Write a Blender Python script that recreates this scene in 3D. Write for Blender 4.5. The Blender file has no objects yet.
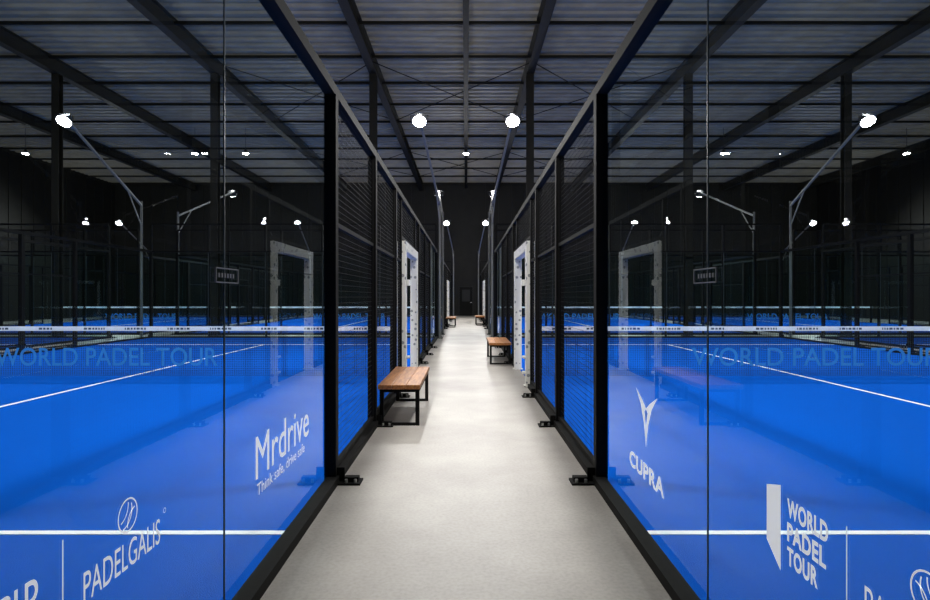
import bpy, math, random
from mathutils import Vector, Matrix
random.seed(3)
scene = bpy.context.scene
try:
    scene.view_settings.view_transform = 'Standard'
    scene.view_settings.look = 'None'
except Exception as e:
    print(e)

# ------------------------------------------------------------------ materials
def new_mat(name):
    m = bpy.data.materials.new(name); m.use_nodes = True
    nt = m.node_tree
    return m, nt, nt.nodes['Principled BSDF']

def simple(name, col, rough=0.5, metal=0.0, noise=0.0, nscale=20, bump=0.0, spec=0.5):
    m, nt, b = new_mat(name)
    b.inputs['Base Color'].default_value = (*col, 1)
    b.inputs['Roughness'].default_value = rough
    b.inputs['Metallic'].default_value = metal
    b.inputs['Specular IOR Level'].default_value = spec
    if noise > 0 or bump > 0:
        tc = nt.nodes.new('ShaderNodeTexCoord')
        n = nt.nodes.new('ShaderNodeTexNoise'); n.inputs['Scale'].default_value = nscale
        n.inputs['Detail'].default_value = 6
        nt.links.new(tc.outputs['Object'], n.inputs['Vector'])
        if noise > 0:
            r = nt.nodes.new('ShaderNodeValToRGB')
            r.color_ramp.elements[0].position = 0.3; r.color_ramp.elements[1].position = 0.7
            r.color_ramp.elements[0].color = (*[c*(1-noise) for c in col], 1)
            r.color_ramp.elements[1].color = (*[min(1, c*(1+noise)) for c in col], 1)
            nt.links.new(n.outputs['Fac'], r.inputs['Fac'])
            nt.links.new(r.outputs['Color'], b.inputs['Base Color'])
        if bump > 0:
            bp = nt.nodes.new('ShaderNodeBump'); bp.inputs['Strength'].default_value = bump
            bp.inputs['Distance'].default_value = 0.01
            nt.links.new(n.outputs['Fac'], bp.inputs['Height'])
            nt.links.new(bp.outputs['Normal'], b.inputs['Normal'])
    return m

M = {}
M['steel'] = simple('black_powder_steel', (0.0062, 0.0060, 0.0056), 0.7, 0.0, 0.15, 30, spec=0.10)
M['wire'] = simple('black_wire', (0.009, 0.009, 0.0085), 0.6, spec=0.15)
M['turf'] = simple('blue_turf', (0.0004, 0.092, 0.53), 0.95, 0, 0.14, 160, 0.5, 0.02)
M['line'] = simple('white_turf_line', (0.95, 0.95, 0.96), 0.9, 0, 0.03, 200, 0.2, 0.1)
M['beam'] = simple('roof_beam_paint', (0.016, 0.0145, 0.0105), 0.6, 0, 0.2, 3, spec=0.15)
M['ceil'] = simple('roof_sheet', (0.36, 0.318, 0.218), 0.55, 0, 0.15, 1.5, spec=0.2)
M['wall'] = simple('dark_wall_panel', (0.009, 0.0085, 0.0065), 0.6, 0, 0.2, 2, spec=0.2)
M['galv'] = simple('galvanised_steel', (0.24, 0.235, 0.215), 0.45, 0.2, 0.15, 15)
M['mast'] = simple('mast_grey_paint', (0.16, 0.16, 0.15), 0.45, 0.2, 0.1, 15)
M['tag'] = simple('tag_film', (0.12, 0.12, 0.12), 0.5)
M['dark'] = simple('door_paint', (0.012, 0.012, 0.012), 0.5, spec=0.2)
M['bolt'] = simple('bolt_steel', (0.5, 0.5, 0.5), 0.3, 0.9)
M['cord'] = simple('net_cord', (0.01, 0.012, 0.016), 0.8)
M['tape'] = simple('net_tape', (0.78, 0.80, 0.83), 0.7, 0, 0.05, 10)
M['tapeink'] = simple('net_tape_ink', (0.05, 0.07, 0.11), 0.7)
M['netprint'] = simple('net_print', (0.025, 0.22, 0.58), 0.8)
M['seam'] = simple('glass_silicone', (0.03, 0.05, 0.055), 0.4)
M['head'] = simple('lamp_housing', (0.05, 0.05, 0.055), 0.4, 0.6)

# white vinyl sticker : thin film, scatters light both ways; emission added to brighten shaded decals
m = bpy.data.materials.new('white_vinyl_glow'); m.use_nodes = True
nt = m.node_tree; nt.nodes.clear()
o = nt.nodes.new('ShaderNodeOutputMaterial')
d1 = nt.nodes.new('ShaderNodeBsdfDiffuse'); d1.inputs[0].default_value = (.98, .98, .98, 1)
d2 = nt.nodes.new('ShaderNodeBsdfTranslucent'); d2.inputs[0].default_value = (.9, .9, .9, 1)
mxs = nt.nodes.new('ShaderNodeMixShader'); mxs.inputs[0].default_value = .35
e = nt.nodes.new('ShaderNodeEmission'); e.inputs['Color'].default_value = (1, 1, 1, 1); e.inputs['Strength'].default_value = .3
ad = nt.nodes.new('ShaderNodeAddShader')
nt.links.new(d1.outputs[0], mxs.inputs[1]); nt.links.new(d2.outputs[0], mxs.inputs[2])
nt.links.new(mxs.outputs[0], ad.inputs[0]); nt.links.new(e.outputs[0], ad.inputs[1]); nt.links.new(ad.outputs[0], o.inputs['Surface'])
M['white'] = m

# glass pane : fresnel mix of transparent and glossy, valid from both sides
m = bpy.data.materials.new('tempered_glass'); m.use_nodes = True
nt = m.node_tree; nt.nodes.clear()
out = nt.nodes.new('ShaderNodeOutputMaterial'); mix = nt.nodes.new('ShaderNodeMixShader')
tr = nt.nodes.new('ShaderNodeBsdfTransparent'); tr.inputs['Color'].default_value = (0.86, 0.955, 0.955, 1)
gl = nt.nodes.new('ShaderNodeBsdfGlossy'); gl.inputs['Roughness'].default_value = 0.0
gl.inputs['Color'].default_value = (0.90, 0.98, 0.98, 1)
fr = nt.nodes.new('ShaderNodeFresnel'); geo = nt.nodes.new('ShaderNodeNewGeometry')
mr = nt.nodes.new('ShaderNodeMapRange')
IOR = 1.34
mr.inputs['To Min'].default_value = IOR; mr.inputs['To Max'].default_value = 1/IOR
nt.links.new(geo.outputs['Backfacing'], mr.inputs['Value'])
nt.links.new(mr.outputs['Result'], fr.inputs['IOR'])
nt.links.new(fr.outputs['Fac'], mix.inputs['Fac'])
nt.links.new(tr.outputs[0], mix.inputs[1]); nt.links.new(gl.outputs[0], mix.inputs[2])
nt.links.new(mix.outputs[0], out.inputs['Surface'])
M['glass'] = m

# concrete
m, nt, b = new_mat('polished_concrete')
tc = nt.nodes.new('ShaderNodeTexCoord')
n1 = nt.nodes.new('ShaderNodeTexNoise'); n1.inputs['Scale'].default_value = 0.9; n1.inputs['Detail'].default_value = 10
n1.inputs['Roughness'].default_value = .6
n2 = nt.nodes.new('ShaderNodeTexNoise'); n2.inputs['Scale'].default_value = 45; n2.inputs['Detail'].default_value = 4
r1 = nt.nodes.new('ShaderNodeValToRGB')
r1.color_ramp.elements[0].position = 0.32; r1.color_ramp.elements[1].position = 0.68
r1.color_ramp.elements[0].color = (0.245, 0.225, 0.202, 1); r1.color_ramp.elements[1].color = (0.365, 0.342, 0.312, 1)
r2 = nt.nodes.new('ShaderNodeValToRGB')
r2.color_ramp.elements[0].position = 0.3; r2.color_ramp.elements[1].position = 0.6
r2.color_ramp.elements[0].color = (0.84, 0.84, 0.84, 1); r2.color_ramp.elements[1].color = (1, 1, 1, 1)
mx = nt.nodes.new('ShaderNodeMix'); mx.data_type = 'RGBA'; mx.blend_type = 'MULTIPLY'; mx.inputs[0].default_value = 1
for n in (n1, n2): nt.links.new(tc.outputs['Object'], n.inputs['Vector'])
nt.links.new(n1.outputs['Fac'], r1.inputs['Fac']); nt.links.new(n2.outputs['Fac'], r2.inputs['Fac'])
nt.links.new(r1.outputs['Color'], mx.inputs[6]); nt.links.new(r2.outputs['Color'], mx.inputs[7])
nt.links.new(mx.outputs[2], b.inputs['Base Color'])
b.inputs['Roughness'].default_value = 0.45; b.inputs['Specular IOR Level'].default_value = 0.25
M['conc'] = m

# bench wood
m, nt, b = new_mat('oiled_wood')
tc = nt.nodes.new('ShaderNodeTexCoord'); mp = nt.nodes.new('ShaderNodeMapping')
mp.inputs['Scale'].default_value = (14, 1.2, 14)
n1 = nt.nodes.new('ShaderNodeTexNoise'); n1.inputs['Scale'].default_value = 3; n1.inputs['Detail'].default_value = 8
r1 = nt.nodes.new('ShaderNodeValToRGB')
r1.color_ramp.elements[0].position = 0.3; r1.color_ramp.elements[1].position = 0.7
r1.color_ramp.elements[0].color = (0.15, 0.052, 0.012, 1); r1.color_ramp.elements[1].color = (0.37, 0.155, 0.045, 1)
nt.links.new(tc.outputs['Object'], mp.inputs['Vector']); nt.links.new(mp.outputs[0], n1.inputs['Vector'])
nt.links.new(n1.outputs['Fac'], r1.inputs['Fac']); nt.links.new(r1.outputs['Color'], b.inputs['Base Color'])
b.inputs['Roughness'].default_value = 0.5; b.inputs['Specular IOR Level'].default_value = 0.3
M['wood'] = m

# padded gate : white vinyl with dark print
m, nt, b = new_mat('gate_pad_vinyl')
tc = nt.nodes.new('ShaderNodeTexCoord')
v = nt.nodes.new('ShaderNodeTexVoronoi'); v.inputs['Scale'].default_value = 9
r1 = nt.nodes.new('ShaderNodeValToRGB'); r1.color_ramp.interpolation = 'CONSTANT'
r1.color_ramp.elements[0].position = 0.0; r1.color_ramp.elements[0].color = (0.25, 0.26, 0.26, 1)
r1.color_ramp.elements[1].position = 0.24; r1.color_ramp.elements[1].color = (0.66, 0.65, 0.60, 1)
nt.links.new(tc.outputs['Object'], v.inputs['Vector']); nt.links.new(v.outputs['Distance'], r1.inputs['Fac'])
nt.links.new(r1.outputs['Color'], b.inputs['Base Color']); b.inputs['Roughness'].default_value = 0.6
b.inputs['Specular IOR Level'].default_value = 0.1
M['pad'] = m

def emit(name, col, s):
    m = bpy.data.materials.new(name); m.use_nodes = True
    nt = m.node_tree; nt.nodes.clear()
    o = nt.nodes.new('ShaderNodeOutputMaterial'); e = nt.nodes.new('ShaderNodeEmission')
    e.inputs['Color'].default_value = (*col, 1); e.inputs['Strength'].default_value = s
    nt.links.new(e.outputs[0], o.inputs['Surface'])
    return m
M['led'] = emit('led_lens', (0.97, 0.98, 1), 90)

# ------------------------------------------------------------------ builder
class MB:
    def __init__(s): s.v = []; s.f = []; s.m = []; s.mats = []
    def mi(s, k):
        if k not in s.mats: s.mats.append(k)
        return s.mats.index(k)
    def box(s, x0, x1, y0, y1, z0, z1, k):
        b = len(s.v)
        s.v += [(x0,y0,z0),(x1,y0,z0),(x1,y1,z0),(x0,y1,z0),(x0,y0,z1),(x1,y0,z1),(x1,y1,z1),(x0,y1,z1)]
        for q in ((0,3,2,1),(4,5,6,7),(0,1,5,4),(1,2,6,5),(2,3,7,6),(3,0,4,7)):
            s.f.append(tuple(b+i for i in q)); s.m.append(s.mi(k))
    def quad(s, pts, k):
        b = len(s.v); s.v += [tuple(p) for p in pts]
        s.f.append(tuple(range(b, b+len(pts)))); s.m.append(s.mi(k))
    def bar(s, p, q, w, h, k):
        p = Vector(p); q = Vector(q); d = (q-p).normalized()
        up = Vector((0,0,1)) if abs(d.z) < 0.95 else Vector((0,1,0))
        a = d.cross(up).normalized(); c = a.cross(d).normalized()
        b = len(s.v)
        for e in (p, q):
            for sa, sc in ((-1,-1),(1,-1),(1,1),(-1,1)):
                s.v.append(tuple(e + a*sa*w/2 + c*sc*h/2))
        for t in ((0,1,2,3),(7,6,5,4),(0,4,5,1),(1,5,6,2),(2,6,7,3),(3,7,4,0)):
            s.f.append(tuple(b+i for i in t)); s.m.append(s.mi(k))
    def cyl(s, p, q, r, k, n=14, r2=None):
        r2 = r if r2 is None else r2
        p = Vector(p); q = Vector(q); d = (q-p).normalized()
        up = Vector((0,0,1)) if abs(d.z) < 0.95 else Vector((0,1,0))
        a = d.cross(up).normalized(); c = a.cross(d).normalized()
        b = len(s.v)
        for e, rr in ((p, r), (q, r2)):
            for i in range(n):
                t = 2*math.pi*i/n
                s.v.append(tuple(e + a*math.cos(t)*rr + c*math.sin(t)*rr))
        for i in range(n):
            j = (i+1) % n
            s.f.append((b+i, b+j, b+n+j, b+n+i)); s.m.append(s.mi(k))
        s.f.append(tuple(b+n-1-i for i in range(n))); s.m.append(s.mi(k))
        s.f.append(tuple(b+n+i for i in range(n))); s.m.append(s.mi(k))
    def mesh(s, name):
        me = bpy.data.meshes.new(name); me.from_pydata(s.v, [], s.f)
        for k in s.mats: me.materials.append(M[k])
        for p, i in zip(me.polygons, s.m): p.material_index = i
        me.update(); return me

def obj(name, me, loc=(0,0,0), parent=None, rot=None):
    o = bpy.data.objects.new(name, me); scene.collection.objects.link(o)
    o.location = loc
    if rot: o.rotation_euler = rot
    if parent: o.parent = parent
    return o
def empty(name, loc=(0,0,0)):
    return obj(name, None, loc)
def bevel(o, w=0.006):
    md = o.modifiers.new('bevel', 'BEVEL'); md.width = w; md.segments = 2; md.limit_method = 'ANGLE'

# ------------------------------------------------------------------ dims
H = 1.44
HX = 27.0; Y0, Y1 = -7.0, 45.0; CZ = 10.2
C1, C2 = 0.54, 22.4
S = 1.05

# room shell
b = MB(); b.box(-HX, HX, Y0, Y1, -0.2, 0, 'conc'); obj('floor', b.mesh('floor'))
b = MB()
P = 0.45; n = int((Y1-Y0)/P)+1
prof = []
for i in range(n):
    y = Y0+i*P
    prof += [(y, CZ), (y+0.15, CZ), (y+0.20, CZ-0.07), (y+0.36, CZ-0.07), (y+0.41, CZ)]
for (ya, za), (yb, zb) in zip(prof[:-1], prof[1:]):
    yb = min(yb, Y1+.01); ya = min(ya, Y1)
    b.quad([(-HX, ya, za), (HX, ya, za), (HX, yb, zb), (-HX, yb, zb)], 'ceil')
b.box(-HX, HX, Y0, Y1, CZ+0.02, CZ+0.2, 'ceil')
obj('ceiling', b.mesh('ceiling'))

def ribwall(name, axis, pos, a0, a1, t):
    b = MB(); lo, hi = (pos, pos+t) if t > 0 else (pos+t, pos)
    if axis == 'x': b.box(lo, hi, a0, a1, 0, CZ+.2, 'wall')
    else: b.box(a0, a1, lo, hi, 0, CZ+.2, 'wall')
    x = a0+0.5
    sgn = -1 if t > 0 else 1
    while x < a1:
        p0, p1 = sorted((pos, pos+sgn*0.04))
        if axis == 'x': b.box(p0, p1, x, x+0.3, 0.15, CZ-.1, 'wall')
        else:
            if not (abs(x+.15) < 1.2): b.box(x, x+0.3, p0, p1, 0.15, CZ-.1, 'wall')
        x += 1.0
    obj(name, b.mesh(name))
ribwall('wall_left', 'x', -HX, Y0, Y1, -0.2)
ribwall('wall_right', 'x', HX, Y0, Y1, 0.2)
ribwall('wall_back', 'y', Y1, -HX, HX, 0.2)
ribwall('wall_front', 'y', Y0, -HX, HX, -0.2)

# end door
b = MB()
ye = Y1-.045; yd = ye-0.05
b.box(-0.50, 0.50, yd, ye, 0, 2.2, 'steel')
b.box(-0.56, -0.50, yd-.03, ye, 0, 2.26, 'dark'); b.box(0.50, 0.56, yd-.03, ye, 0, 2.26, 'dark')
b.box(-0.50, 0.50, yd-.03, ye, 2.2, 2.26, 'dark')
b.box(-0.3, 0.3, yd-.01, yd, 1.1, 2.0, 'dark')
b.box(0.33, 0.45, yd-.05, yd, 1.0, 1.04, 'bolt')
obj('door_1', b.mesh('door_1'))

# roof structure
def ibeam(b, x, y0, y1, z0, z1, w=0.28):
    b.box(x-w/2, x+w/2, y0, y1, z0, z0+0.03, 'beam')
    b.box(x-w/2, x+w/2, y0, y1, z1-0.03, z1, 'beam')
    b.box(x-.015, x+.015, y0, y1, z0+.03, z1-.03, 'beam')
beamX = [-3.4-5.8*i for i in range(4)] + [2.35+5.8*i for i in range(5)]
for x in beamX:
    if abs(x) > HX-.5: continue
    b = MB(); ibeam(b, x, Y0+.05, Y1-.05, CZ-0.6, CZ-0.075); obj('roof_beam', b.mesh('roof_beam'))
b = MB()
y = Y0+2.0
while y < Y1-.2:
    b.box(-HX+.06, HX-.06, y, y+.08, CZ-.17, CZ-.075, 'beam')
    y += 2.6
# bracing rods
for x0, x1 in ((-3.4, 2.35), (2.35, 8.15), (-9.2, -3.4)):
    for y0 in (8, 21, 34):
        b.cyl((x0, y0, CZ-.3), (x1, y0+7, CZ-.3), .02, 'beam', 8)
        b.cyl((x1, y0, CZ-.33), (x0, y0+7, CZ-.33), .02, 'beam', 8)
obj('roof_purlins', b.mesh('roof_purlins'))
b = MB(); b.box(-.09, .09, Y0+.1, Y1-.1, CZ-.42, CZ-.36, 'beam')
b.box(-.09, -.08, Y0+.1, Y1-.1, CZ-.36, CZ-.3, 'beam'); b.box(.08, .09, Y0+.1, Y1-.1, CZ-.36, CZ-.3, 'beam')
yy = Y0+1
while yy < Y1-.2:
    b.box(-.01, .01, yy, yy+.02, CZ-.36, CZ-.085, 'beam'); yy += 2.6
obj('cable_tray', b.mesh('cable_tray'))
for x in beamX:
    if abs(x) > 20: continue
    b = MB(); yc = 21.47
    w = .13
    b.box(x-w, x+w, yc-w, yc-w+.02, 0, CZ-.6, 'beam'); b.box(x-w, x+w, yc+w-.02, yc+w, 0, CZ-.6, 'beam')
    b.box(x-.01, x+.01, yc-w+.02, yc+w-.02, 0, CZ-.6, 'beam')
    b.box(x-.2, x+.2, yc-.2, yc+.2, 0, .03, 'beam')
    obj('steel_column', b.mesh('steel_column'))

# ------------------------------------------------------------------ court meshes (local x 0..10, y 0..20)
def mk_frame():
    b = MB()
    for side in (0, 1):
        def X(o): return -o if side == 0 else 10+o      # o = outward offset
        def bx(o0, o1, y0, y1, z0, z1, k='steel'):
            a, c = sorted((X(o0), X(o1))); b.box(a, c, y0, y1, z0, z1, k)
        # bottom rail and top rail
        for (a, c) in ((-0.05, 8.76), (11.24, 20.05)):
            bx(-.02, .07, a, c, 0.0, .06)
        bx(-.04, .045, -0.05, 20.05, 3.0, 3.08)
        for y in (0, 4, 6, 7.9, 12.1, 14, 16, 20):
            bx(-.04, .05, y-.045, y+.045, .0, 3.0)
            # base plate with bolts and gusset
            bx(.05, .24, y-.075, y+.075, 0, .014)
            bx(.05, .11, y-.01, y+.01, .014, .12)
            for o in (.13, .2):
                for q in (-.045, .045):
                    xx = X(o); b.cyl((xx, y+q, .014), (xx, y+q, .04), .012, 'bolt', 8)
            bx(.11, .22, y-.03, y+.03, .014, .05)
        for y in (8.76, 11.24):
            bx(-.03, .03, y-.03, y+.03, 0, 3.0)
        # intermediate rails of mesh panels
        for (a, c) in ((4, 8.76), (11.24, 16)):
            for z in (.08, 2.0):
                bx(-.015, .025, a, c, z, z+.035)
            ys = (4, 6, 7.9) if a == 4 else (12.1, 14, 16)
            for y in ys:
                for q in (-.065, .055):
                    if a <= y+q <= c: bx(-.01, .02, y+q, y+q+.02, .08, 3.0)
        bx(-.02, .02, 8.76, 11.24, 2.38, 2.43)
    for y in (0, 20):
        b.box(0, 10, y-.04, y+.04, 3.0, 3.06, 'steel')
        b.box(0, 10, y-.03, y+.03, 3.96, 4.02, 'steel')
        b.box(0, 10, y-.05, y+.03, 0, .06, 'steel')
        for x in (0, 2, 4, 6, 8, 10):
            b.box(x-.035, x+.035, y-.03, y+.03, 3.06, 3.96, 'steel')
            if 0 < x < 10:
                yy = y-.09 if y == 0 else y+.09
                b.box(x-.03, x+.03, yy-.03, yy+.03, 0, 4.0, 'steel')
    return b.mesh('court_frame')

def mk_wire():
    b = MB(); w = .0013; g = .05
    def grid_side(x, y0, y1, z0, z1):
        n = int(round((y1-y0)/g))
        for i in range(n+1):
            y = y0+i*(y1-y0)/n; b.box(x-w, x+w, y-w, y+w, z0, z1, 'wire')
        n = int(round((z1-z0)/g))
        for i in range(n+1):
            z = z0+i*(z1-z0)/n; b.box(x-w+.0026, x+w+.0026, y0, y1, z-w, z+w, 'wire')
    for x in (0, 10):
        grid_side(x, 4.05, 8.76, .08, 3.0); grid_side(x, 11.24, 15.95, .08, 3.0)
        grid_side(x, 8.76, 11.24, 2.43, 3.0)
    for y in (0, 20):
        for i in range(201):
            x = i*g; b.box(x-w, x+w, y-w, y+w, 3.06, 3.96, 'wire')
        for i in range(19):
            z = 3.06+i*g; b.box(0, 10, y-w+.003, y+w+.003, z-w, z+w, 'wire')
    return b.mesh('wire_mesh')

def mk_glass():
    b = MB()
    for x in (0, 10):
        for (a, c) in ((.05, 1.997), (2.003, 3.96), (16.04, 17.997), (18.003, 19.95)):
            q = [(x, a, .06), (x, c, .06), (x, c, 3.0), (x, a, 3.0)]
            if x == 10: pass
            else: q = q[::-1]
            b.quad(q, 'glass')
        for y in (2, 18):
            b.box(x-.003, x+.003, y-.003, y+.003, .06, 3.0, 'seam')
    for y in (0, 20):
        for i in range(5):
            a, c = 2*i+.006, 2*i+1.994
            if i == 0: a = .05
            if i == 4: c = 9.95
            b.quad([(a, y, .06), (c, y, .06), (c, y, 3.0), (a, y, 3.0)], 'glass')
            if i: b.box(2*i-.004, 2*i+.004, y-.006, y+.006, .06, 3.0, 'seam')
    return b.mesh('glass_panels')

def mk_turf():
    b = MB(); b.box(.02, 9.98, .03, 19.97, 0, .012, 'turf'); return b.mesh('turf')
def mk_lines():
    b = MB(); z0, z1 = .012, .016
    for y in (3.0, 17.0): b.box(.03, 9.97, y-.028, y+.028, z0, z1, 'line')
    b.box(4.972, 5.028, 3.028, 16.972, z0, z1, 'line')
    return b.mesh('court_lines')
def mk_net():
    b = MB(); g = .04; w = .0021; y = 10
    n = int(9.6/g)
    for i in range(n+1):
        x = .2+i*g; b.box(x-w, x+w, y-w, y+w, .03, .84, 'cord')
    for i in range(21):
        z = .03+i*.0405; b.box(.2, 9.8, y-w+.002, y+w+.002, z-w, z+w, 'cord')
    b.box(.2, 9.8, y-.008, y+.008, .83, .91, 'tape')
    x = .5
    rnd = random.Random(5)
    while x < 9.4:   # printed marks along the tape
        L = rnd.uniform(.12, .5)
        k = x
        while k < x+L:
            u = rnd.uniform(.02, .06); b.box(k, k+u, y-.010, y-.008, .852, .888, 'tapeink'); k += u+.02
        x += L+rnd.uniform(.25, .6)
    for x in (.12, 9.88):
        b.box(x-.04, x+.04, y-.04, y+.04, .012, .95, 'steel')
        b.box(x-.1, x+.1, y-.1, y+.1, .012, .025, 'steel')
    b.cyl((.12, y, .875), (9.88, y, .875), .006, 'bolt', 6)
    return b.mesh('net')

def text_mesh(name, body, w, h, matk, bold=0.0):
    cu = bpy.data.curves.new(name, 'FONT'); cu.body = body; cu.extrude = 0.0
    cu.resolution_u = 4; cu.offset = bold
    if bold > .02: cu.space_character = 1.08
    o = bpy.data.objects.new(name, cu); scene.collection.objects.link(o)
    bpy.context.view_layer.update()
    dg = bpy.context.evaluated_depsgraph_get()
    me = bpy.data.meshes.new_from_object(o.evaluated_get(dg))
    bpy.data.objects.remove(o)
    xs = [v.co.x for v in me.vertices]; ys = [v.co.y for v in me.vertices]
    x0, x1, y0, y1 = min(xs), max(xs), min(ys), max(ys)
    for v in me.vertices:
        v.co.x = (v.co.x-x0)/(x1-x0)*w; v.co.y = (v.co.y-y0)/(y1-y0)*h; v.co.z = 0
    me.materials.clear(); me.materials.append(M[matk]); me.update()
    return me

me_frame, me_wire, me_glass, me_turf, me_lines, me_net = mk_frame(), mk_wire(), mk_glass(), mk_turf(), mk_lines(), mk_net()
me_print = {-1: text_mesh('net_print', 'WORLD PADEL TOUR', 4.0, .33, 'netprint', .01),
            1: text_mesh('net_print', 'WORLD PADEL TOUR', 4.45, .33, 'netprint', .01)}

ROW = [S, S+10+1.5]
courts = {}
for cy in (C1, C2):
    for sx in (-1, 1):
        for r, rx in enumerate(ROW):
            x0 = rx if sx > 0 else -rx-10
            e = empty('padel_court', (x0, cy, 0))
            obj('frame', me_frame, parent=e); obj('wire_mesh', me_wire, parent=e); obj('glass_panels', me_glass, parent=e)
            obj('turf', me_turf, parent=e); obj('lines', me_lines, parent=e); obj('net', me_net, parent=e)
            obj('net_print', me_print[sx], (2.58 if sx < 0 else 3.02, 9.99, .2), e, (math.pi/2, 0, 0))
            courts[(cy, sx, r)] = e

# ------------------------------------------------------------------ floodlight masts
TILT = math.radians(35)
def mk_mast(sy):   # local: pole at origin, arm towards sy*y, +x = over court
    b = MB()
    L = 4.4*sy
    b.box(-.09, .09, -.09, .09, 0, .015, 'mast')
    b.cyl((0, 0, .015), (0, 0, 4.75), .045, 'mast', 14, .04)
    a = Vector((0, 0, 4.6)); c = Vector((.36, L, 6.3))
    b.bar(a, c, .06, .06, 'galv')
    b.bar((0, 0, 3.9), a.lerp(c, .22), .03, .03, 'galv')
    # round head: lens axis n tilted towards the net side
    hc = Vector((.36, L, 6.2)); n = Vector((0, sy*math.sin(TILT), -math.cos(TILT)))
    b.cyl(hc-n*.10, hc, .13, 'head', 20, .19)
    b.cyl(hc, hc+n*.03, .20, 'head', 24)
    b.cyl(hc+n*.03, hc+n*.045, .175, 'led', 24)
    u = n.cross(Vector((1, 0, 0))).normalized()
    for i in range(-3, 4):
        q = hc-n*.13+Vector((i*.045, 0, 0))
        b.bar(q-u*.1, q+u*.1, .01, .07, 'head')
    b.bar(hc+Vector((-.23, 0, 0)), hc+Vector((-.23, 0, .14)), .03, .012, 'head')
    b.bar(hc+Vector((.23, 0, 0)), hc+Vector((.23, 0, .14)), .03, .012, 'head')
    b.bar(hc+Vector((-.24, 0, .14)), hc+Vector((.24, 0, .14)), .03, .012, 'head')
    return b.mesh('floodlight_mast')
me_m = {1: mk_mast(1), -1: mk_mast(-1)}
al = bpy.data.lights.new('led_panel', 'AREA'); al.shape = 'DISK'; al.size = .34; al.energy = 320
al.color = (1, .985, .96)
pl = bpy.data.lights.new('lamp_spill', 'POINT'); pl.energy = 30; pl.shadow_soft_size = .06; pl.color = (1, .99, .98)
for (cy, sx, r), e in courts.items():
    for side in (0, 1):
        inner = (side == 0) == (sx > 0)
        if r == 1 and inner: continue
        for sy in (1, -1):
            ex = e.location.x + (-.15 if side == 0 else 10.15)
            ey = cy + (.35 if sy > 0 else 19.65)
            o = empty('floodlight_mast', (ex, ey, 0))
            flip = 1 if side == 0 else -1
            h = obj('mast_and_head', me_m[sy], parent=o)
            h.scale.x = flip
            n = Vector((0, sy*math.sin(TILT), -math.cos(TILT)))
            hc = Vector((.36*flip, 4.4*sy, 6.2))
            l = bpy.data.objects.new('lamp', al); scene.collection.objects.link(l); l.parent = o
            l.location = hc+n*.05; l.rotation_euler = (TILT*sy, 0, 0)
            l = bpy.data.objects.new('lamp_spill', pl); scene.collection.objects.link(l); l.parent = o
            l.location = hc+Vector((0, 0, .28))

# high-bay lights hung from the roof over the second row of halls
def mk_pendant():
    b = MB(); z = 8.8
    b.cyl((0, 0, z+.22), (0, 0, CZ-.08), .012, 'head', 8)
    b.cyl((0, 0, z+.1), (0, 0, z+.22), .09, 'head', 16, .05)
    b.cyl((0, 0, z), (0, 0, z+.1), .17, 'head', 20, .09)
    b.cyl((0, 0, z-.03), (0, 0, z), .14, 'led', 20)
    return b.mesh('pendant')
me_p = mk_pendant()
for xx in (-22.6, -13.9, -11.3, 0, 11.3, 13.2, 22.6):
    o = obj('high_bay_light', me_p, (xx, 30.0, 0))

# ------------------------------------------------------------------ gate arches
def mk_arch():
    b = MB(); D = 1.10
    for y in (-D, D):
        b.box(-.07, .07, y-.09, y+.09, .02, 2.34, 'pad')
        b.box(-.10, .10, y-.10, y+.10, 0, .02, 'pad')
    b.box(-.07, .07, -D+.09, D-.09, 2.18, 2.34, 'pad')
    b.box(.07, .13, -D-.05, -D+.02, 1.62, 1.72, 'pad')
    for z in (.2, .45):
        b.box(.07, .12, -D-.07, -D+.08, z, z+.04, 'pad')
    return b.mesh('gate_arch')
me_arch = mk_arch()
for cy in (C1, C2):
    for sx in (-1, 1):
        o = obj('entrance_arch', me_arch, (sx*(S-.02), cy+10, 0)); 
        if sx > 0: o.scale.x = -1
        bevel(o, .02)

# ------------------------------------------------------------------ benches
def mk_bench():
    b = MB(); W, L, Z = .235, .86, .465
    for i in range(3):
        x0 = -W+i*2*W/3; b.box(x0+.002, x0+2*W/3-.002, -L, L, Z-.05, Z, 'wood')
    t = .022
    for y in (-L+.09, L-.09):
        for x in (-W+.035, W-.035): b.box(x-t/1, x+t, y-t, y+t, 0, Z-.05, 'steel')
        b.box(-W+.035+t, W-.035-t, y-t, y+t, 0, .03, 'steel')
        b.box(-W+.035+t, W-.035-t, y-t, y+t, Z-.09, Z-.05, 'steel')
    for x in (-W+.035, W-.035):
        b.box(x-t, x+t, -L+.09+t, L-.09-t, Z-.09, Z-.05, 'steel')
    return b.mesh('bench')
me_b = mk_bench()
for x, y in ((-.745, 7.34), (.73, 13.3), (-.72, 28.5), (.72, 30.5)):
    o = obj('wooden_bench', me_b, (x, y, 0)); bevel(o, .004)

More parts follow.
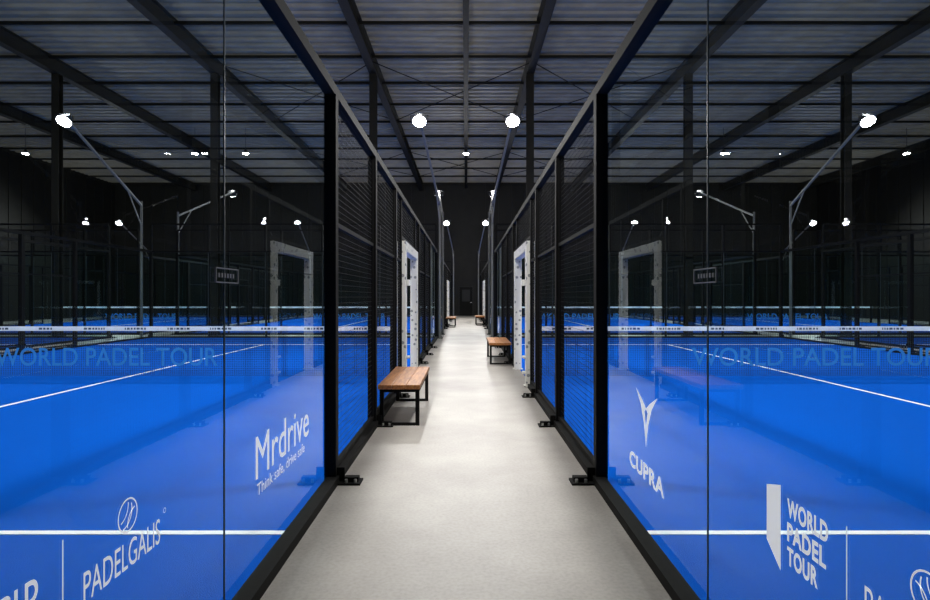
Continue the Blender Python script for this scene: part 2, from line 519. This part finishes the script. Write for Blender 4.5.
# ------------------------------------------------------------------ glass decals
RL = (math.pi/2, 0, math.pi/2); RR = (math.pi/2, 0, -math.pi/2)
def decal_poly(name, polys, parent, side):
    """polys in (u,z): u = world Y"""
    b = MB()
    for p in polys:
        x = -S+.004 if side < 0 else S-.004
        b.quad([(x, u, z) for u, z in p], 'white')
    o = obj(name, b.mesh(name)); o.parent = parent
def ring(cu, cz, r0, r1, a0=0, a1=360, n=28):
    out = []
    for i in range(n):
        t0 = math.radians(a0+(a1-a0)*i/n); t1 = math.radians(a0+(a1-a0)*(i+1)/n)
        out.append([(cu+r0*math.cos(t0), cz+r0*math.sin(t0)), (cu+r1*math.cos(t0), cz+r1*math.sin(t0)),
                    (cu+r1*math.cos(t1), cz+r1*math.sin(t1)), (cu+r0*math.cos(t1), cz+r0*math.sin(t1))])
    return out
def txt(name, body, start, base, w, h, side, parent, bold=0.0):
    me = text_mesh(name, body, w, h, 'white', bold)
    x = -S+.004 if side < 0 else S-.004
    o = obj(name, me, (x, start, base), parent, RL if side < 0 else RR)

D = empty('glass_logo_decals', (0, 0, 0))
# left, far panel
txt('sponsor_word', 'Mrdrive', 2.91, .525, .98, .215, -1, D, 0)
txt('sponsor_tagline', 'Think safe, drive safe', 2.93, .43, .86, .07, -1, D, 0)
# left near panel
txt('club_word', 'PADELGALIS', 1.60, .60, .40, .085, -1, D, 0)
def ball(c, dz=0):
    return (ring(c, .765, .048, .053) + ring(c-.05, .80, .05, .054, -75, 5, 10) + ring(c+.05, .73, .05, .054, 105, 185, 10)
            + ring(c-.03, .78, .05, .054, -85, 20, 10))
decal_poly('club_ball', ball(1.81), D, -1)
decal_poly('club_mark', ring(2.03, .70, .007, .009, n=12), D, -1)
decal_poly('divider', [[(1.515, .5), (1.52, .5), (1.52, .81), (1.515, .81)]], D, -1)
for i, wd in enumerate(('WORLD', 'PADEL', 'TOUR')):
    txt('tour_word', wd, 1.19, .70-i*.085, (.24, .23, .19)[i], .06, -1, D, .035)
# right far panel
decal_poly('car_emblem', [
    [(3.60, .885), (3.50, .80), (3.44, .70), (3.40, .565), (3.405, .70), (3.43, .77)],
    [(3.60, .885), (3.43, .77), (3.40, .79), (3.47, .83)],
    [(3.20, .885), (3.37, .77), (3.40, .79), (3.33, .83)],
    [(3.20, .885), (3.30, .80), (3.36, .70), (3.40, .565), (3.395, .70), (3.37, .77)]], D, 1)
txt('emblem_word', 'CUPRA', 3.74, .37, .65, .10, 1, D, .03)
# right near panel
for i, wd in enumerate(('WORLD', 'PADEL', 'TOUR')):
    txt('tour_word', wd, 1.905, .725-i*.078, (.215, .205, .165)[i], .062, 1, D, .035)
decal_poly('tour_emblem', [[(2.035, .79), (1.945, .815), (1.945, .53), (2.035, .60)]], D, 1)
decal_poly('divider', [[(1.605, .5), (1.61, .5), (1.61, .81), (1.605, .81)]], D, 1)
txt('club_word', 'PADELGALIS', 1.535, .60, .40, .085, 1, D, 0)
decal_poly('club_ball', ball(1.325), D, 1)

# small plates bridging the glass seams
for sx in (-1, 1):
    b = MB(); x = sx*(S-.01); y = 2.5 + .04
    for (a, c, z0, z1) in ((-.12, .12, 1.50, 1.505), (-.12, .12, 1.56, 1.565), (-.12, -.114, 1.50, 1.565), (.114, .12, 1.50, 1.565)):
        b.box(min(x, x-sx*.006), max(x, x-sx*.006), y+a, y+c, z0, z1, 'tag')
    for i in range(6):
        a = -.09+i*.03; b.box(min(x, x-sx*.004), max(x, x-sx*.004), y+a, y+a+.014, 1.523, 1.542, 'tag')
    obj('glass_tag', b.mesh('glass_tag'))

# ------------------------------------------------------------------ world, camera
w = bpy.data.worlds.new('World'); scene.world = w; w.use_nodes = True
w.node_tree.nodes['Background'].inputs[0].default_value = (.02, .02, .022, 1)
cam = bpy.data.cameras.new('camera'); co = bpy.data.objects.new('camera', cam); scene.collection.objects.link(co)
cam.sensor_width = 36; cam.lens = 585/930*36; cam.shift_y = -3/930; cam.shift_x = -1/930
cam.clip_start = .02; cam.clip_end = 200
co.location = (0, 0, H); co.rotation_euler = (math.pi/2, 0, 0)
scene.camera = co
